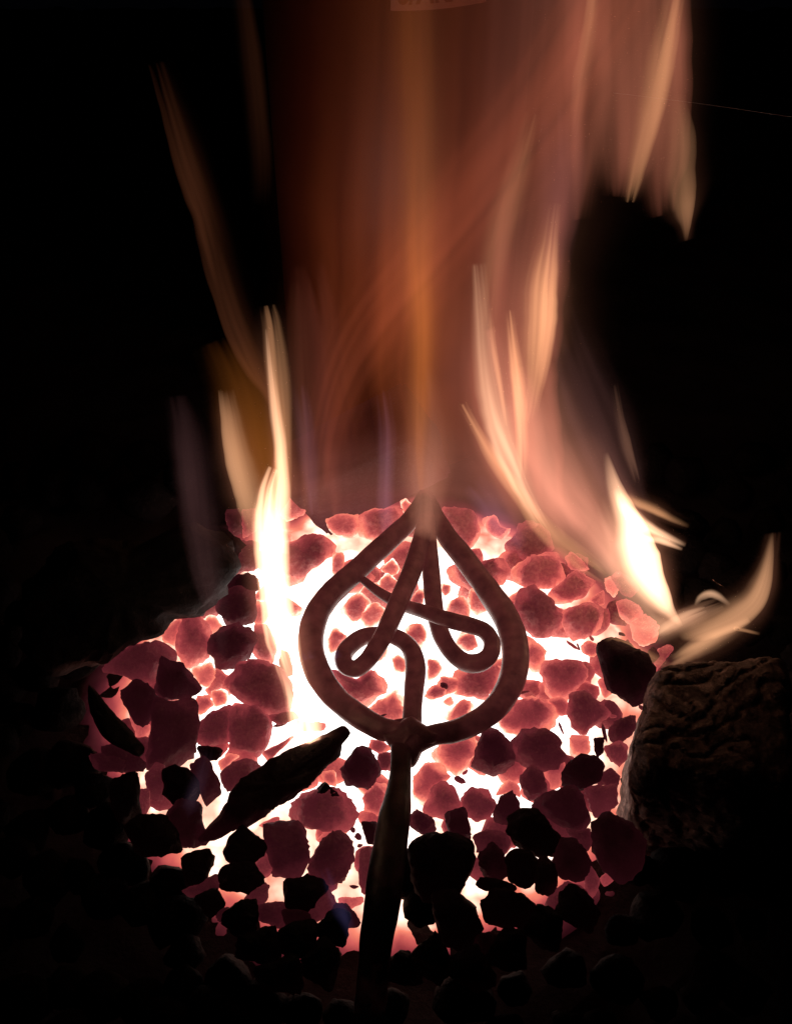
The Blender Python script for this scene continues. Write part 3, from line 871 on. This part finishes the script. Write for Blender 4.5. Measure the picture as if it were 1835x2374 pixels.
# a thin pale strand, far right
p0 = on_y(1420, 215, 0.30); p1 = on_y(1620, 240, 0.30); p2 = on_y(1860, 275, 0.30)
def strand(name, pts, rad, mat):
    P = catmull(pts, 12); vs, fs = [], []
    for i, p in enumerate(P):
        for k in range(6):
            th = k * math.pi / 3
            vs.append(p + Vector((0, math.cos(th) * rad, math.sin(th) * rad)))
    for i in range(len(P) - 1):
        for k in range(6):
            fs.append((i * 6 + k, i * 6 + (k + 1) % 6, (i + 1) * 6 + (k + 1) % 6, (i + 1) * 6 + k))
    return mesh_obj(name, vs, fs, mat)
o = strand("wire", [p0, p1, p2], 0.00014, M_WIRE)
tag(o, "hair-thin pale wire crossing the dark upper right", "wire")

# ------------------------------------------------------------------ chips and ash crumbs among the coals
def chip(px, py, ln, wd, ang, tone, seed):
    c, s = math.cos(ang), math.sin(ang)
    rr = random.Random(seed)
    base = [(-1, -.3), (-.4, -.9), (.5, -.6), (1, .1), (.4, .8), (-.6, .7)]
    poly = []
    for bx, by_ in base:
        x = bx * ln * rr.uniform(.8, 1.2); y = by_ * wd * rr.uniform(.7, 1.2)
        poly.append((px + x * c - y * s, py + x * s + y * c))
    o, _ = lump("charcoal_chip", poly, 0.004, M_COAL, thick=0.6, seed=seed, n=12, rings=6, rough=1.2)
    o.color = (tone, 0, 0, 1)
    return o
CH = [(735,1160,14,4,-1.0),(1325,1495,20,5,.6),(1340,1500,12,4,1.2),(1215,1605,18,4,-.2),(1300,1690,20,4,1.2),(1378,1650,10,8,.3),
      (1400,1700,22,6,1.3),(1388,1735,14,8,.2),(1420,1660,9,6,0),(1065,1810,16,10,.3),(1078,1790,10,6,-.8),(830,1940,12,9,.5),(818,1925,9,7,1),(835,1960,8,5,-.5),
      (1395,1505,10,6,.4),(1370,1480,9,6,.9),(1440,1470,9,6,.3),(1455,1490,8,5,1.1),(820,2055,12,6,0),(705,1690,20,5,.1),(650,1680,22,5,-.3),(885,1660,15,4,-.4),(875,1665,14,3,.2),(760,1145,9,3,0),(1030,1590,14,10,.4),(1485,1640,10,7,.5),(1440,1610,8,6,.2)]
for i, (x, y, l, w_, a) in enumerate(CH):
    o = chip(x, y, l, w_, a, R.uniform(.25, .5), 3000 + i)
    tag(o, "tiny charcoal chip caught between the glowing coals", "chip", "charcoal chips among the coals")

# ------------------------------------------------------------------ flames: thin luminous bodies of gas
PEACH = (1.0, .46, .21)
WARM = (1.0, .55, .32)
ORANGE = (1.0, .28, .045)
BROWN = (1.0, .30, .13)
ROSE = (1.0, .30, .21)
VIOLET = (.85, .40, .75)
BLUE = (.25, .25, 1.0)
def flame(label, rows, base, colr, soft=(1.6, 1.6), peak=0.0, streak=0.25, freq=3.0, seed=0, parent=None, aura=True, thick=1.0, nu=40, per=9, tip=False, name="flame"):
    """rows: (x, y, half width, brightness) in 1688-wide picture pixels; base: pixel where it meets the coals"""
    yb = on_z(base[0] * F, base[1] * F, 0.012).y
    ctr = []
    for x, y, hw, I in rows:
        p = on_y(x * F, y * F, yb)
        if p.z < 0.012:
            p = on_z(x * F, y * F, 0.012)
        ctr.append((p.x, p.y, p.z, hw * F * depth(p) / FPX, I))
    if not tip:      # the gas fades out while still broad
        for a_, b_ in ((0, 1), (-1, -2)):
            c_ = list(ctr[a_]); c_[3] = max(c_[3], ctr[b_][3] * .8); ctr[a_] = tuple(c_)
    C = catmull_n(ctr, per)
    imax = max(r[3] for r in rows)
    tmax = thick * 1.1 * max(sorted(c[3] for c in ctr)[len(ctr) // 2], 0.0015)
    K = imax / tmax
    off = Vector((seed * 3.1, seed * 1.7, seed))
    nv = len(C)
    feather = 0.0 if tip else 0.13
    vs = []; front = {}; back = {}
    ln = 0.0
    for j, c in enumerate(C):
        p = Vector(c[:3])
        a = Vector(C[max(0, j - 1)][:3]); b = Vector(C[min(nv - 1, j + 1)][:3])
        t = (b - a).normalized()
        ax = t.cross(FWD).normalized()
        hw = max(c[3], 2e-4); I = max(c[4], 0.0)
        ln = j / 30.0
        for i in range(nu + 1):
            u = -1 + 2 * i / nu
            if feather:
                jj = min(nv - 1.001, max(0.0, j + feather * nv * (noise.noise(Vector((u * 2.2, .3, 4)) + off) + .5 * noise.noise(Vector((u * 5.5, .3, 4)) + off))))
                fj = jj - int(jj); I = max(0.0, C[int(jj)][4] * (1 - fj) + C[int(jj) + 1][4] * fj)
            if u < peak: pr = max(0.0, (u + 1) / (peak + 1)) ** soft[0]
            else: pr = max(0.0, (1 - u) / (1 - peak)) ** soft[1]
            pr = pr * pr * (3 - 2 * pr) if soft[0] < 3 else pr
            st = 1 + streak * noise.noise(Vector((u * freq, ln * .8, 0)) + off) * 1.6 + streak * .6 * noise.noise(Vector((u * freq * 3, ln * .5, 7)) + off)
            tt = tmax * (I / imax) * pr * max(0.05, st)
            q = p + ax * (u * hw * (1 + .16 * noise.noise(Vector((ln * 2.2, (u > 0) * 5.0, 3)) + off) + .05 * noise.noise(Vector((ln * 7, (u > 0) * 5.0, 3)) + off)))
            q = q + FWD * (0.25 * hw * noise.noise(Vector((u * 1.2, ln, 9)) + off))
            edge = i in (0, nu) or j in (0, nv - 1)
            tt = 0 if edge else max(tt, min(1e-4, tmax * .004))
            front[i, j] = len(vs); vs.append(q - FWD * (tt / 2))
            if edge: back[i, j] = front[i, j]
            else:
                back[i, j] = len(vs); vs.append(q + FWD * (tt / 2))
    fs = []
    for j in range(nv - 1):
        for i in range(nu):
            other = (i == nu - 1 and j == 0) or (i == 0 and j == nv - 2)     # corner: keep front and back apart
            for G, flip in ((front, True), (back, False)):
                a_, b_, c_, d_ = G[i, j], G[i + 1, j], G[i + 1, j + 1], G[i, j + 1]
                for tri in (((a_, b_, d_), (b_, c_, d_)) if other else ((a_, b_, c_), (a_, c_, d_))):
                    fs.append(tri[::-1] if flip else tri)
    o = mesh_obj(name, vs, fs, flame_material(colr, K), parent)
    if parent is None: tag(o, label, "flame", "flames rising from the fire")
    if aura and imax > .19 and name not in ("halo", "aura", "glow_sheet", "thread", "curl"):
        rw = [(x, y, hw * 2.0 + 8, I * (.16 if imax < 1 else .07)) for x, y, hw, I in rows]
        flame("", rw, base, (1.0, .36, .20), (1.5, 1.5), peak * .5, .2, freq, seed + 100, parent if parent else o, False, .6, 24, 6, False, "aura")
    return o
def flame_thing(label, base):
    e = empty("flame", on_z(base[0] * F, base[1] * F, 0.0))
    return tag(e, label, "flame", "flames rising from the fire")

# left white tongue
g = flame_thing("tall white-yellow flame tongue rising left of the iron ring", (650, 1620))
B = (650, 1650)
flame("", [(572,650,10,0),(582,700,24,.16),(592,800,27,.30),(602,900,22,.40),(604,980,20,.45),(598,1060,24,.4),(590,1120,26,0)], B, PEACH, (.7,.6), -.3, .15, seed=1, parent=g, name="tongue")
flame("", [(570,700,6,0),(578,790,10,.45),(588,880,14,.9),(598,950,16,1.3),(602,1020,18,1.7),(600,1080,22,1.7),(592,1130,28,1.2),(590,1180,28,0)], B, WARM, (.8,.8), 0, .1, seed=2, parent=g, name="core")
flame("", [(590,1000,14,0),(578,1045,30,.8),(574,1100,38,2.2),(577,1160,38,3.6),(582,1230,36,3.8),(590,1300,38,3.6),(602,1360,38,2.6),(615,1410,32,1.1),(632,1460,32,.7),(645,1510,38,1.5),(650,1555,38,2.4),(650,1595,30,.9),(650,1630,18,0)], B, WARM, (.6,.6), 0, .12, seed=3, parent=g, name="body")
flame("", [(585,960,20,0),(580,1050,60,.10),(580,1150,80,.2),(590,1250,84,.22),(605,1350,84,.2),(630,1450,75,.16),(650,1540,75,.2),(655,1610,60,.08),(655,1660,30,0)], B, ROSE, (1.5,1.5), 0, .05, seed=43, parent=g, thick=.5, name="halo")
# left sheets
flame("pale peach flame sheet at the left, beside the white tongue", [(484,830,12,0),(496,890,27,.30),(510,960,34,.50),(524,1020,37,.52),(538,1070,36,.42),(548,1110,30,.20),(550,1160,18,0)], (545,1150), (1.0,.50,.25), (.4,1.0), -.5, .12, seed=4)
flame("brown-orange veil of flame behind the left tongue", [(470,720,30,0),(510,800,85,.07),(535,880,100,.13),(550,960,95,.17),(570,1040,80,.14),(580,1120,50,0)], (570,1105), ORANGE, (1.2,1.0), 0, .2, seed=5)
flame("faint violet-brown wisp at the far left of the fire", [(395,840,30,0),(415,920,60,.018),(425,1000,66,.030),(432,1080,64,.036),(440,1160,56,.03),(450,1240,46,.035),(460,1310,35,.03),(465,1400,18,0)], (465,1400), (.9,.38,.38), (1.1,1.3), -.3, .4, seed=6)
flame("thin brown flame edge curling up the upper left", [(345,130,20,0),(370,210,36,.016),(402,310,44,.035),(432,400,44,.05),(455,480,42,.045),(480,570,46,.03),(515,680,48,.045),(556,770,46,.07),(590,840,32,.05),(610,920,14,0)], (570,1105), BROWN, (.5,1.4), -.6, .2, seed=7)
flame("dim brown flame wisp in the upper left dark", [(512,-20,24,.010),(528,100,30,.016),(542,220,32,.018),(552,330,32,.012),(556,440,24,0)], (570,1105), BROWN, (1.2,.8), .3, .2, seed=8)
# the middle
flame("broad dull orange flame column in the middle of the fire", [(830,-60,275,.045),(825,150,270,.05),(818,350,260,.065),(812,520,248,.095),(805,680,225,.13),(800,800,215,.11),(815,900,210,.08),(830,1000,200,.06),(850,1100,150,0)], (870,1085), (1.0,.20,.055), (1.2,1.0), .3, .45, 5, seed=9, thick=.5)
flame("narrow amber flame streak above the point of the iron ring", [(880,-60,80,.04),(885,120,84,.09),(890,300,80,.13),(890,480,78,.19),(892,600,70,.26),(895,720,62,.22),(893,850,56,.18),(890,960,40,.10),(895,1060,25,0)], (895,1085), ORANGE, (1.9,1.9), .1, .3, seed=10)
flame("brown diagonal flame veil sweeping up to the right", [(1340,-60,150,.07),(1230,120,150,.09),(1120,280,140,.10),(1010,430,130,.10),(910,560,120,.09),(810,680,110,.08),(740,800,90,.07),(700,930,70,.05),(690,1050,40,0)], (700,1085), (1.0,.20,.09), (1.1,1.1), 0, .45, 6, seed=11, thick=.5)
flame("brown rosy flame veil left of the middle", [(660,560,40,0),(680,660,70,.04),(690,760,85,.05),(695,860,85,.05),(700,960,75,.06),(710,1050,55,.05),(715,1110,30,0)], (715,1110), (1.0,.24,.16), (1.0,1.2), 0, .3, seed=44)
flame("violet wisp standing behind the fire brick", [(815,830,10,0),(824,910,24,.045),(824,980,25,.08),(822,1060,25,.09),(824,1120,22,.08),(826,1180,12,0)], (826,1160), (.95,.42,.62), (1.0,1.0), 0, .15, seed=12)
flame("violet wisp between the left tongue and the brick", [(640,820,12,0),(650,900,28,.04),(658,980,26,.05),(664,1050,20,.05),(668,1100,10,0)], (668,1090), (.95,.42,.62), (1.0,1.0), 0, .15, seed=13)
flame("rosy haze of burning gas over the back coals", [(540,1080,10,0),(640,1060,100,.10),(740,1040,140,.10),(860,1030,150,.12),(980,1030,155,.15),(1080,1050,150,.15),(1170,1085,120,.13),(1250,1130,60,0)], (900,1120), ROSE, (1.2,1.2), 0, .2, seed=14, thick=.6)
flame("smoky rose flame column rising from the point of the ring", [(905,780,35,0),(915,880,62,.08),(915,960,68,.15),(910,1020,64,.20),(908,1080,52,.22),(906,1140,38,.18),(905,1220,20,0)], (905,1230), (1.0,.42,.26), (1.0,1.0), 0, .15, seed=15)
# right body
flame("wide brown flame body right of the middle", [(1120,-60,190,.09),(1110,120,185,.12),(1095,280,170,.13),(1075,420,160,.13),(1060,560,150,.17),(1050,700,150,.28),(1050,820,145,.34),(1070,930,125,.30),(1100,1020,105,.18),(1130,1110,60,0)], (1120,1120), (1.0,.27,.17), (.9,.45), .4, .3, 4, seed=16, thick=.5)
g = flame_thing("large ragged flame lobe at the upper right", (1200, 1120))
LB = (1200, 1120); LC = (1.0, .29, .17)
flame("", [(1250,-80,90,.12),(1250,60,92,.15),(1250,180,90,.16),(1245,280,82,.14),(1240,350,70,.10),(1235,410,52,.05),(1230,470,36,0)], LB, LC, (1.1,1.0), 0, .4, 3, seed=17, parent=g, thick=.5, name="sheet")
flame("", [(1335,-80,90,.14),(1335,60,92,.18),(1335,170,92,.20),(1335,270,86,.19),(1332,340,74,.17),(1328,385,56,.10),(1322,420,36,0)], LB, LC, (1.1,.9), .1, .45, 3, seed=51, parent=g, thick=.5, name="sheet")
flame("", [(1405,-80,70,.14),(1410,60,72,.18),(1415,170,66,.20),(1412,270,62,.18),(1408,350,58,.14),(1408,410,44,.08),(1412,460,28,0)], LB, LC, (1.1,.45), .2, .4, 3, seed=52, parent=g, thick=.5, name="sheet")
flame("bright amber crease inside the upper right flame lobe", [(1445,-50,24,.05),(1428,20,30,.20),(1410,100,36,.36),(1394,180,36,.40),(1374,270,32,.34),(1354,350,26,.28),(1344,400,20,.18),(1338,432,10,0)], (1200,1120), (1.0,.46,.20), (1.2,.6), .4, .12, seed=18)
flame("thin pale flame fold at the upper right edge", [(1270,-40,16,.14),(1264,40,20,.16),(1254,110,24,.12),(1240,190,24,.07),(1225,290,18,0)], (1200,1120), PEACH, (.6,1.4), -.4, .15, seed=19)
flame("drooping pointed flame tip at the right edge", [(1438,200,18,0),(1446,290,34,.12),(1446,360,40,.15),(1450,410,37,.20),(1456,448,27,.25),(1460,480,14,.18),(1461,515,4,0)], (1200,1120), (1.0,.46,.22), (1.0,.4), .3, .15, seed=20, tip=True)
flame("dusky violet flame shadow under the upper right lobe", [(1190,220,50,0),(1195,340,62,.05),(1192,430,58,.07),(1184,520,46,.06),(1172,620,30,0)], (1200,1120), (.9,.32,.34), (1.1,.8), 0, .15, seed=21)
flame("peach flame stroke slanting up through the right body", [(1140,240,20,0),(1115,330,34,.08),(1088,420,42,.12),(1062,510,42,.11),(1045,600,36,.09),(1035,720,24,0)], (1120,1120), PEACH, (1.0,1.0), 0, .15, seed=22)
g = flame_thing("bright peach double flame standing right of the middle", (1290, 1190))
B = (1200, 1130)
flame("", [(1176,430,24,0),(1164,510,30,.16),(1150,590,42,.55),(1146,650,45,.78),(1144,710,42,.80),(1140,770,36,.6),(1134,830,26,.30),(1124,900,14,0)], B, PEACH, (1.1,.6), .4, .4, 5, seed=23, parent=g, name="tongue")
flame("", [(1086,660,6,0),(1094,730,14,.40),(1102,790,18,.65),(1108,850,18,.75),(1112,900,17,.6),(1114,960,16,.35),(1114,1020,8,0)], B, PEACH, (.7,.9), -.2, .12, seed=24, parent=g, name="filament")
flame("", [(1020,560,14,0),(1030,660,30,.18),(1038,760,36,.34),(1048,830,38,.50),(1060,890,40,.75),(1076,940,38,1.0),(1094,985,34,.95),(1112,1030,28,.75),(1132,1070,24,.5),(1152,1105,20,.3),(1172,1135,12,0)], B, WARM, (.8,1.3), -.3, .25, seed=25, parent=g, name="body")
flame("", [(985,860,6,0),(1015,915,12,.25),(1045,968,17,.4),(1078,1015,19,.45),(1110,1060,20,.42),(1145,1110,24,.36),(1190,1155,26,.3),(1240,1195,26,.25),(1290,1232,14,0)], (1285,1225), PEACH, (.6,.6), 0, .12, seed=26, parent=g, name="lower_edge")
flame("", [(1044,660,4,0),(1052,740,8,.25),(1062,800,8,.35),(1070,850,7,.3),(1078,910,4,0)], B, PEACH, (.8,.8), 0, .1, seed=27, parent=g, name="thread")
flame("", [(1110,780,30,0),(1125,860,60,.16),(1140,940,70,.25),(1160,1010,70,.28),(1190,1080,60,.2),(1220,1140,40,0)], B, (1.0,.36,.22), (.8,1.0), -.2, .2, seed=45, parent=g, name="glow_sheet")
flame("pale rose flame mass leaning down to the right", [(1150,780,40,0),(1165,860,80,.12),(1185,940,100,.16),(1210,1010,110,.24),(1238,1070,105,.33),(1268,1120,88,.36),(1298,1170,64,.36),(1320,1230,30,0)], (1310,1215), (1.0,.38,.25), (.8,1.0), -.1, .25, 4, seed=28, thick=.7)
flame("dim violet flame veil at the right of the fire", [(1195,640,25,0),(1220,740,68,.035),(1255,830,86,.055),(1290,920,92,.065),(1320,1000,80,.07),(1345,1060,56,.06),(1375,1130,25,0)], (1330,1230), (.9,.36,.32), (.8,1.2), -.3, .35, 4, seed=29, thick=.7)
flame("slim pinkish wisp at the right outer edge", [(1306,820,6,0),(1320,900,14,.06),(1332,950,16,.10),(1344,990,13,.09),(1356,1030,6,0)], (1330,1230), (1.0,.46,.28), (1.2,.5), .3, .15, seed=30)
# right white tongue
g = flame_thing("white hot flame tongue leaning at the right rim", (1435, 1310))
B = (1435, 1310)
flame("", [(1290,965,6,0),(1302,1020,17,.5),(1318,1070,25,1.2),(1334,1115,34,2.2),(1348,1160,46,3.4),(1364,1205,47,3.6),(1386,1248,38,3.0),(1408,1284,27,2.0),(1430,1312,15,.9),(1452,1336,5,0)], B, WARM, (1.0,.45), .25, .1, seed=31, tip=True, parent=g, name="body")
flame("", [(1270,1030,25,0),(1300,1100,70,.28),(1325,1155,95,.5),(1345,1210,95,.5),(1372,1262,75,.36),(1400,1315,48,.14),(1420,1355,20,0)], B, (1.0,.5,.3), (1.3,1.6), -.1, .1, seed=46, parent=g, thick=.5, name="halo")
flame("", [(1312,1040,10,0),(1330,1078,17,1.2),(1354,1106,18,1.6),(1386,1128,15,1.5),(1420,1145,12,.9),(1462,1163,6,0)], B, WARM, (.8,.9), -.1, .1, seed=32, tip=True, parent=g, name="branch")
flame("", [(1325,1050,8,0),(1350,1066,13,.35),(1380,1079,14,.42),(1408,1092,13,.40),(1434,1106,10,.2),(1470,1122,6,0)], B, PEACH, (.8,1.2), -.3, .15, seed=33, tip=True, parent=g, name="branch")
flame("", [(1350,1150,8,0),(1375,1148,9,.8),(1400,1151,9,1.1),(1424,1159,8,.9),(1455,1172,4,0)], B, WARM, (.7,.9), 0, .1, seed=34, tip=True, parent=g, name="branch")
# flame over the wood block
g = flame_thing("low curling pale flame licking over the wood block", (1440, 1400))
B = (1440, 1400)
JC = (1.0, .50, .25)
flame("", [(1644,1135,5,0),(1634,1190,15,.24),(1620,1238,25,.40),(1600,1276,33,.48),(1570,1302,38,.50),(1535,1322,36,.48),(1500,1336,30,.42),(1470,1346,24,.25),(1445,1354,14,0)], B, JC, (1.1,.5), .35, .22, 2, seed=35, tip=True, parent=g, name="body")
flame("", [(1540,1290,14,0),(1505,1305,26,.18),(1470,1322,32,.34),(1435,1336,30,.42),(1400,1344,34,.36),(1365,1345,40,.28),(1330,1335,40,.14),(1300,1320,30,0)], B, (1.0,.50,.28), (.8,1.0), -.3, .25, 2, seed=47, parent=g, name="trailing_sheet")
flame("", [(1505,1300,8,0),(1475,1312,13,.35),(1445,1326,16,.42),(1415,1345,15,.30),(1390,1362,10,0)], B, WARM, (.7,1.0), -.4, .1, seed=48, parent=g, name="ridge")
flame("", [(1600,1325,8,0),(1560,1346,20,.24),(1520,1366,25,.42),(1482,1386,24,.50),(1452,1402,18,.36),(1420,1418,8,0)], B, JC, (.8,1.0), -.2, .2, seed=36, parent=g, name="lower_fold")
flame("", [(1480,1292,4,0),(1492,1274,10,.4),(1510,1266,11,.6),(1530,1271,10,.4),(1556,1290,6,0)], B, WARM, (.8,1.2), 0, .1, seed=37, tip=True, parent=g, name="curl")
flame("", [(1590,1338,4,0),(1565,1340,5,.2),(1590,1345,5,.25),(1620,1352,4,0)], B, PEACH, (.8,.8), 0, .1, seed=49, tip=True, parent=g, name="thread")
flame("", [(1285,1352,8,0),(1330,1375,15,.20),(1365,1392,18,.24),(1400,1410,14,.16),(1430,1422,6,0)], B, PEACH, (.8,.8), 0, .1, seed=38, parent=g, name="fold")
# small blue and violet gas flames
flame("small violet gas flame crossing the left side of the ring", [(650,1385,6,0),(670,1425,24,.06),(690,1440,30,.09),(705,1420,20,.06),(720,1385,6,0)], (690,1470), (.75,.42,.9), (1.3,1.3), 0, .1, seed=39)
flame("faint blue gas flame left of the handle at the front", [(690,1850,10,0),(708,1900,22,.014),(728,1940,26,.022),(742,1975,20,.014),(754,2020,10,0)], (745,1990), (.45,.35,1.0), (1.2,1.2), 0, .1, seed=40)
flame("thin violet streak over the coals left of the stick", [(446,1590,10,0),(428,1660,26,.010),(408,1710,28,.013),(388,1770,12,0)], (395,1740), (.8,.45,.8), (1.3,1.3), 0, .1, seed=41)
flame("violet gas glow over the right back coals", [(1000,1030,20,0),(1035,1070,52,.06),(1052,1100,60,.09),(1075,1130,60,.08),(1110,1170,36,0)], (1090,1160), (.95,.45,.7), (1.2,1.2), 0, .15, seed=42)


flame("soft rosy flame sheet joining the right flames to the middle", [(1040,700,60,0),(1070,800,95,.12),(1105,900,110,.18),(1150,990,110,.22),(1205,1070,100,.22),(1260,1130,80,.18),(1310,1190,60,.12),(1360,1260,40,0)], (1250,1180), (1.0,.36,.24), (1.3,1.3), 0, .35, 4, seed=60, thick=.5)
flame("soft peach flame veil joining the left tongue to the middle", [(640,600,40,0),(640,720,60,.03),(645,840,70,.05),(650,950,75,.07),(650,1040,70,.08),(645,1110,50,0)], (650,1110), (1.0,.30,.16), (1.4,1.4), 0, .35, 4, seed=61, thick=.5)
